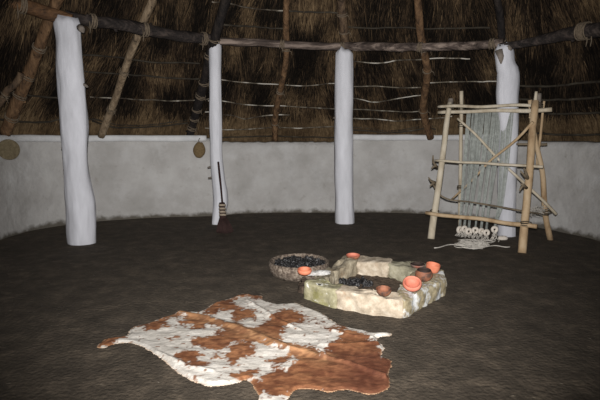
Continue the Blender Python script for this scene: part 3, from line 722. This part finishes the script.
# ash crust lying between basin and hearth
mb = MB()
def heap(cx, cy, z, rx, ry, h, seed, seg=40, rings=12, rotz=0, amp=.35):
    mb = MB()
    for j in range(rings+1):
        u = j/rings
        for k in range(seg):
            t_ = 2*pi*k/seg; e = 1+amp*nz(cos(t_)*1.5+seed, sin(t_)*1.5, seed)
            x = rx*u*e*cos(t_); y = ry*u*e*sin(t_); x, y = x*cos(rotz)-y*sin(rotz), x*sin(rotz)+y*cos(rotz)
            hh = h*(1-u*u)*(1+.7*nz((cx+x)*16, (cy+y)*16, seed))+.004*nz(x*60, y*60)
            mb.v.append(Vector((cx+x, cy+y, z+hh-.004*u)))
    for j in range(rings):
        for k in range(seg):
            k2 = (k+1) % seg; mb.f.append((j*seg+k, (j+1)*seg+k, (j+1)*seg+k2, j*seg+k2))
    return mb
g = G(319, 271.5, .17); o = heap(g.x, g.y, .155, .15, .07, .03, 3, rotz=.35).build('ash', M['ash']); tag(o, 'crust of pale ash on the low side block between basin and hearth', 'ash', kind='stuff')
g = G(372, 285); o = heap(g.x, g.y+.08, .004, .44, .36, .03, 5).build('ash_bed', M['soil']); tag(o, 'grey-brown ash bed covering the ground inside the hearth', 'ash', kind='stuff')
def lumps(poly_c, rx, ry, z, n, s0, s1, seed, name, label, h=.03):
    rnd = random.Random(seed); mb = MB()
    for k in range(n):
        r = math.sqrt(rnd.random()); a = rnd.uniform(0, 6.28); x = poly_c[0]+rx*r*cos(a); y = poly_c[1]+ry*r*sin(a); s = rnd.uniform(s0, s1)
        rot = Matrix.Rotation(rnd.uniform(0, 3), 3, 'Z') @ Matrix.Rotation(rnd.uniform(-1.2, 1.2), 3, 'X')
        L_ = rnd.uniform(1, 2.2)
        mb.lathe([(s*.3, -s*L_*.5), (s*.55, -s*L_*.4), (s*.6, 0), (s*.5, s*L_*.4), (s*.25, s*L_*.5)], (x, y, z+h*(1-r)*rnd.random()+s*.3), 6, .5, k, rot)
    o = mb.build(name, M['ember'], smooth=False); tag(o, label, 'charcoal', kind='stuff')
g = G(355.5, 281.5, .05); lumps((g.x, g.y), .17, .13, .02, 60, .018, .045, 3, 'charcoal', 'heap of black charcoal in the left part of the stone hearth', .04)
# round fire basin
bc = G(299, 264.5, .15); Rb = (G(329.5, 264.5, .15)-G(268.3, 264.5, .15)).length/2
Rb *= 1.03
mb = MB(); prof = [(Rb*.80, -.005), (Rb*.90, .02), (Rb*.98, .07), (Rb, .12), (Rb*.975, .155), (Rb*.95, .166), (Rb*.90, .158), (Rb*.86, .12), (Rb*.76, .07), (Rb*.4, .055), (.01, .05)]
by = G(299, 282.5).y+Rb*.86
mb.lathe(prof, (bc.x, by, 0), 64, .05, 2)
tag(mb.build('fire_basin', M['clay_grey']), 'wide round speckled clay basin full of charcoal, left of the stone hearth', 'basin')
lumps((bc.x, by), Rb*.80, Rb*.78, .105, 300, .02, .05, 8, 'charcoal', 'black charcoal filling the round clay basin', .03)

# ------------------------------------------------------------ pots
def bowl(px, py, z, w, kind, m, label, tilt=(0, 0), mi=None, nm='clay_bowl', yoff=0):
    """px,py: pixel of the base centre resting at height z; w: pixel width"""
    g = G(px, py, z); d = g.y/cos(PITCH); r = w*d/F/2*1.02
    if kind == 'bowl':   prof = [(r*.45, 0), (r*.7, r*.12), (r*.93, r*.45), (r, r*.82), (r*.97, r*.88), (r*.9, r*.82), (r*.82, r*.45), (r*.55, r*.2), (.004, r*.14)]
    elif kind == 'dome': prof = [(r*.5, 0), (r*.85, r*.1), (r, r*.4), (r*.97, r*.62), (r*.86, r*.72), (r*.78, r*.66), (r*.7, r*.35), (r*.5, r*.15), (.004, r*.1)]
    elif kind == 'dish': prof = [(r*.5, 0), (r*.8, r*.12), (r, r*.42), (r*.97, r*.5), (r*.9, r*.44), (r*.7, r*.2), (.004, r*.12)]
    elif kind == 'jar':  prof = [(r*.5, 0), (r*.8, r*.2), (r, r*.62), (r*.96, r*.95), (r*.8, r*1.22), (r*.76, r*1.3), (r*.70, r*1.25), (r*.78, r*1.0), (r*.85, r*.6), (r*.6, r*.25), (.004, r*.2)]
    elif kind == 'cup':  prof = [(r*.62, 0), (r*.82, r*.12), (r*.97, r*.6), (r, r*1.1), (r*.96, r*1.2), (r*.88, r*1.12), (r*.84, r*.5), (r*.5, r*.2), (.004, r*.16)]
    # smooth profile
    pr = []
    for i in range(len(prof)-1):
        for u in (0, .5): pr.append((prof[i][0]*(1-u)+prof[i+1][0]*u, prof[i][1]*(1-u)+prof[i+1][1]*u))
    pr.append(prof[-1]); rot = Matrix.Rotation(tilt[0], 3, 'X') @ Matrix.Rotation(tilt[1], 3, 'Y')
    lift = r*.45*abs(sin(tilt[0]))+r*.45*abs(sin(tilt[1]))
    mb = MB(); mb.lathe(pr, (g.x, g.y+yoff, z+lift), 36, .03, px, rot)
    o = mb.build(nm, m); tag(o, label, 'pot' if kind in ('jar', 'cup') else 'bowl', 'clay pots around the hearth')
    if mi:
        k = len(prof)*2-1; o.data.materials.append(mi); seg = 36
        for p_ in o.data.polygons:
            row = min(p_.vertices)//seg
            if row >= mi_row(kind): p_.material_index = 1
    return o
def mi_row(kind): return {'dome': 8, 'bowl': 8, 'dish': 6, 'jar': 8, 'cup': 8}[kind]
bowl(353, 258.6, .185, 14, 'dish', M['terra_s'], 'small shallow reddish dish alone on the back block of the hearth', (.1, 0), M['terra2'])
bowl(304.5, 274, .172, 14.5, 'dome', M['terra'], 'orange bowl on the rim between the round basin and the hearth', (.1, 0))
bowl(383.5, 295.3, .168, 15.5, 'bowl', M['terra_s'], 'brown smoke-stained bowl alone on the long front block', (.15, 0))
bowl(412, 289, .175, 19, 'dome', M['terra2'], 'wide orange-pink bowl tipped forward, nearest on the right-hand block', (.5, -.1))
bowl(423.5, 280.5, .178, 17.3, 'jar', M['terra_s'], 'round brown jar with sooty mouth in the middle of the right-hand cluster', (.1, 0), M['soot'])
bowl(432, 272.5, .178, 14, 'cup', M['terra'], 'bright orange cup at the far right of the hearth', (.12, .1))
bowl(417.5, 267.5, .178, 14.5, 'dish', M['terra_g'], 'small grey and red dish behind the round brown jar', (.05, 0), M['soot'])

# ------------------------------------------------------------ cowhide
outline = [(96, 347), (101, 341.5), (108, 338), (126, 336), (129, 330), (136, 326), (147, 324), (160, 318.5), (180, 312), (190, 311.5), (201, 311), (214, 303), (230, 298), (245, 294), (255, 295.5), (262, 296), (263, 299.5), (268, 301.5),
           (277, 303.5), (290, 303), (297, 303), (306, 307), (317, 311), (328, 317), (338, 324), (351, 327.5), (364, 330), (373, 333), (383, 332), (392, 333), (391, 335.5), (380, 337), (378, 341), (384.6, 347), (382, 356), (391, 360), (392, 366),
           (389, 375), (391, 383), (388, 389), (378, 393.5), (369, 395), (358, 392), (348, 390), (338, 391), (328, 393), (318, 390), (308, 388.5), (296, 389.5), (292, 393), (288, 399), (284, 409), (268, 412), (256, 407), (259, 397), (255, 390), (251, 383),
           (245, 380), (238, 382.5), (225, 385), (209, 386), (196, 382), (183, 376), (172, 368), (162, 360), (151, 352.5), (142, 347), (134, 344), (126, 343), (118, 343.5), (111, 345), (103, 348)]
def z1(l): return [(90+x/3.6375, 290+y/3.6375) for x, y in l]
def z2(l): return [(240+x/3.6375, 290+y/3.6375) for x, y in l]
brown = [
 z1([(10, 215), (20, 200), (45, 172), (110, 163), (130, 178), (82, 187), (110, 192), (75, 200), (40, 216)]),
 z1([(160, 132), (215, 118), (290, 88), (322, 74), (330, 92), (282, 108), (285, 130), (255, 145), (200, 147), (180, 138)]),
 z1([(324, 70), (370, 83), (420, 95), (490, 118), (530, 122), (600, 148), (600, 200), (560, 188), (520, 192), (500, 205), (470, 215), (430, 211), (372, 206), (362, 190), (372, 178), (430, 172), (478, 150), (470, 136), (432, 125), (405, 150), (370, 143), (360, 128), (335, 122), (350, 98), (330, 85)]),
 z1([(505, 205), (540, 190), (600, 195), (600, 225), (570, 235), (530, 270), (502, 272), (500, 240), (515, 222)]),
 z1([(400, 75), (440, 55), (500, 28), (560, 8), (600, 0), (600, 25), (575, 22), (510, 32), (522, 46), (562, 72), (600, 75), (600, 108), (560, 98), (520, 100), (515, 78), (475, 72), (465, 92), (430, 92)]),
 z1([(300, 243), (330, 228), (395, 222), (402, 240), (398, 256), (436, 275), (392, 296), (350, 287), (345, 268)]),
 z1([(272, 180), (320, 170), (326, 180), (292, 188)]),
 z1([(485, 305), (540, 302), (600, 288), (600, 322), (520, 320)]), z1([(445, 240), (475, 234), (472, 252), (448, 250)]), z1([(322, 108), (352, 102), (350, 118), (325, 118)]),
 z2([(-30, -10), (75, 8), (82, 32), (60, 36), (30, 18), (-30, 10)]), z2([(-20, 68), (50, 73), (62, 95), (20, 105), (-20, 120)]),
 z2([(28, 150), (100, 110), (130, 78), (200, 68), (242, 96), (236, 122), (180, 120), (150, 158), (135, 175), (160, 188), (210, 195), (262, 205), (290, 238), (312, 243), (322, 200), (352, 190), (350, 170), (382, 148), (440, 152), (470, 170), (500, 190), (525, 215), (520, 245), (560, 252), (560, 345), (520, 375), (470, 390), (350, 378), (230, 362), (188, 362),
     (150, 372), (122, 392), (92, 392), (85, 362), (70, 372), (50, 400), (45, 355), (25, 332), (75, 330), (80, 310), (150, 290), (212, 262), (208, 240), (170, 222), (100, 200), (60, 188), (-10, 190), (-10, 140)]),
 z2([(-10, 298), (60, 284), (76, 300), (22, 320), (-10, 326)]), z2([(100, 258), (190, 224), (210, 235), (150, 272), (110, 270)]),
 z2([(243, 96), (262, 98), (266, 112), (250, 110)]), z2([(280, 114), (300, 114), (302, 123), (284, 124)]), z2([(298, 136), (330, 132), (375, 128), (390, 140), (380, 152), (340, 150), (312, 146)]),
 z2([(104, 282), (140, 274), (148, 286), (110, 294)]), z2([(320, 96), (345, 100), (340, 108), (322, 104)]), z2([(60, 330), (95, 335), (85, 360), (66, 372)]),
 z2([(130, 375), (200, 360), (240, 372), (180, 385)]),
]
hp = [z1([(440, 250), (446, 236), (460, 240), (450, 256)])]
def inpoly(X, Y, poly):
    r = np.zeros(X.shape, bool); n_ = len(poly)
    for i in range(n_):
        x0, y0 = poly[i]; x1, y1 = poly[(i+1) % n_]
        if y0 == y1: continue
        c = ((y0 > Y) != (y1 > Y)) & (X < (x1-x0)*(Y-y0)/(y1-y0)+x0); r ^= c
    return r
og = [G(x, y, .012) for x, y in outline]
# a few millimetres of waviness and tufts round the edge, in ground coordinates
ogr = resample(og+[og[0]], 420)[:-1]
rnd = random.Random(3)
cgx = sum(p.x for p in ogr)/len(ogr); cgy = sum(p.y for p in ogr)/len(ogr)
ogp = []
for i, p in enumerate(ogr):
    d = Vector((p.x-cgx, p.y-cgy)).normalized(); k = .008*nz(i*.35, 4)+.005*rnd.uniform(-1, 1); ogp.append((p.x+d.x*k, p.y+d.y*k))
xs = np.array([p[0] for p in ogp]); ys = np.array([p[1] for p in ogp])
ST = .0065
gx = np.arange(xs.min()-.01, xs.max()+.01, ST); gy = np.arange(ys.min()-.01, ys.max()+.01, ST); GX, GY = np.meshgrid(gx, gy)
GX = GX+RNG.uniform(-.0015, .0015, GX.shape); GY = GY+RNG.uniform(-.0015, .0015, GY.shape)
inside = inpoly(GX, GY, ogp)
# relief: soft wrinkles plus the raised spine fold
def seg_dist(X, Y, a, b):
    ax_, ay = a; bx, by_ = b; dx, dy = bx-ax_, by_-ay; t_ = np.clip(((X-ax_)*dx+(Y-ay)*dy)/(dx*dx+dy*dy), 0, 1)
    return np.hypot(X-ax_-t_*dx, Y-ay-t_*dy)
Z = .010+.012*vnoise(GX, GY, 3.5, 6, 21)+.010*vnoise(GX+GY*.5, GY, 8, 14, 22)+.004*vnoise(GX, GY, 25, 40, 23)
def ridge(pts, h, w):
    global Z
    gp = [G(x, y, .02) for x, y in pts]
    dmin = np.full(GX.shape, 9.)
    for a, b in zip(gp, gp[1:]): dmin = np.minimum(dmin, seg_dist(GX, GY, (a.x, a.y), (b.x, b.y)))
    Z = Z+h*np.exp(-(dmin/w)**2)
ridge([(180, 313), (205, 317), (228, 325), (260, 337), (290, 349), (322, 357)], .020, .035)
ridge([(322, 357), (350, 364), (385, 378)], .022, .022)
ridge([(270, 345), (300, 352), (318, 350)], .010, .025)
ridge([(150, 350), (190, 368), (212, 372)], .014, .02)
ridge([(247, 300), (275, 318), (300, 330)], .012, .02)
ridge([(320, 345), (350, 345), (378, 343)], .010, .022)
ridge([(330, 330), (350, 336), (372, 338)], .010, .015)
dist = np.full(GX.shape, 9.)
for i in range(0, len(ogp), 3):
    a = ogp[i]; b = ogp[(i+3) % len(ogp)]; dist = np.minimum(dist, seg_dist(GX, GY, a, b))
curl = .010*vnoise(GX, GY, 5, 5, 31)*np.exp(-(dist/.02)**2)
Z = Z*np.clip(dist/.03, .35, 1)+curl
# coat pattern
V_ = GY*cos(PITCH)+(EYE-.02)*sin(PITCH); U_ = GY*sin(PITCH)-(EYE-.02)*cos(PITCH)
acc = np.zeros(GX.shape)
nx = (vnoise(GX, GY, 22, 26, 41)-.5)*9+(vnoise(GX, GY, 60, 70, 42)-.5)*7; ny = (vnoise(GX, GY, 22, 26, 43)-.5)*4+(vnoise(GX, GY, 60, 70, 44)-.5)*3.2
PX = 300+F*GX/V_+nx; PY = 200-F*U_/V_+ny
K = 5
for s in range(K):
    jx = RNG.normal(0, .8, GX.shape); jy = RNG.normal(0, .45, GX.shape); m_ = np.zeros(GX.shape, bool)
    for pl in brown: m_ |= inpoly(PX+jx, PY+jy, pl)
    acc += m_
bm_ = acc/K
# freckles
fr = vnoise(GX, GY, 30, 36, 51)*.6+vnoise(GX, GY, 55, 60, 52)*.4; bm_ = np.maximum(bm_, np.clip((fr-.73)*12, 0, .9))
nb = np.clip((vnoise(GX, GY, 5, 9, 61)*.5+vnoise(GX, GY, 34, 40, 62)*.35+RNG.random(GX.shape)*.15-.5)*1.9+.5, 0, 1.2)
right = np.clip((PX-300)/60, 0, 1)*np.clip((PY-345)/12, 0, 1)
b1 = np.array(srgb((162, 112, 76))[:3]); b2 = np.array(srgb((120, 76, 50))[:3]); b3 = np.array(srgb((108, 64, 48))[:3]); b4 = np.array(srgb((78, 42, 31))[:3])
ba = b1*(1-nb[..., None])+b2*nb[..., None]; bb = b3*(1-nb[..., None])+b4*nb[..., None]; bc_ = ba*(1-right[..., None]*.75)+bb*right[..., None]*.75
sp_ = np.full(GX.shape, 9.)
_sg = [G(x, y, .02) for x, y in [(180, 314), (205, 319), (228, 327), (260, 338), (290, 349), (322, 357)]]
for a, b in zip(_sg, _sg[1:]): sp_ = np.minimum(sp_, seg_dist(GX, GY, (a.x, a.y), (b.x, b.y)))
tan = (np.exp(-(sp_/.09)**2)*(.35+.65*vnoise(GX, GY, 16, 30, 66)))[..., None]
bc_ = bc_*(1-tan*.6)+np.array(srgb((192, 150, 108))[:3])*tan*.6
mott = np.clip((vnoise(GX+.3*GY, GY, 14, 24, 67)*.55+vnoise(GX, GY, 36, 50, 68)*.45-.45)*5, 0, 1)[..., None]*.55
bc_ = bc_*(1-mott)+np.array(srgb((84, 46, 30))[:3])*mott
edge = (bm_*(1-bm_)*4)[..., None]*.5; bc_ = bc_*(1-edge)+np.array(srgb((92, 48, 30))[:3])*edge
wv = (vnoise(GX, GY, 10, 12, 71)*.6+RNG.random(GX.shape)*.4)[..., None]
wc = np.array(srgb((228, 222, 212))[:3])*(1-wv)+np.array(srgb((186, 178, 166))[:3])*wv
colr = wc*(1-bm_[..., None])+bc_*bm_[..., None]
rim = np.clip(1-dist/.010, 0, 1)[..., None]*.7; colr = colr*(1-rim)+np.array(srgb((214, 178, 140))[:3])*rim
ny_, nx_ = GX.shape; ids = np.arange(ny_*nx_).reshape(ny_, nx_)
cell = inside[:-1, :-1] & inside[1:, :-1] & inside[:-1, 1:] & inside[1:, 1:]
q4 = np.stack([ids[:-1, :-1][cell], ids[:-1, 1:][cell], ids[1:, 1:][cell], ids[1:, :-1][cell]], 1)
used = np.unique(q4); remap = -np.ones(ny_*nx_, int); remap[used] = np.arange(len(used)); q4 = remap[q4]
vx = np.stack([GX.ravel()[used], GY.ravel()[used], Z.ravel()[used]], 1)
bot = vx.copy(); bot[:, 2] -= .005; nv = len(vx)
# boundary edges
e = np.concatenate([q4[:, [0, 1]], q4[:, [1, 2]], q4[:, [2, 3]], q4[:, [3, 0]]]); key = {}
for a, b in e:
    key[(a, b)] = 1
sides = [(b, a, a+nv, b+nv) for (a, b) in key if (b, a) not in key]
faces = [tuple(f) for f in q4]+[tuple(f[::-1]+nv) for f in q4]+sides
me = bpy.data.meshes.new('cowhide'); me.from_pydata(np.concatenate([vx, bot]).tolist(), [], [tuple(int(i) for i in f) for f in faces]); me.update()
me.polygons.foreach_set('use_smooth', [True]*len(me.polygons))
ca = me.color_attributes.new('col', 'FLOAT_COLOR', 'POINT'); cu = colr.reshape(-1, 3)[used]
c4 = np.concatenate([np.concatenate([cu, cu]), np.ones((2*nv, 1))], 1); ca.data.foreach_set('color', c4.ravel().astype(np.float32))
me.materials.append(M['hide'])
hide = bpy.data.objects.new('cowhide_rug', me); COL.objects.link(hide)
tag(hide, 'brown and white cowhide spread on the earth floor in front of the hearth', 'cowhide')

# ------------------------------------------------------------ light: the camera's flash, and grey daylight from the doorway behind it
fd = bpy.data.lights.new('camera_flash', 'SPOT'); fo = bpy.data.objects.new('camera_flash', fd); COL.objects.link(fo)
fo.location = (0.0, 0.02, EYE+.13); fo.rotation_euler = (pi/2-radians(0.5), 0, 0)
fd.spot_size = radians(94); fd.spot_blend = 1.0; fd.shadow_soft_size = .03; fd.energy = 2050; fd.color = (1.0, .985, .98)
w = bpy.data.worlds.new('overcast'); S.world = w; w.use_nodes = True
w.node_tree.nodes['Background'].inputs[0].default_value = (.75, .85, 1, 1); w.node_tree.nodes['Background'].inputs[1].default_value = .25
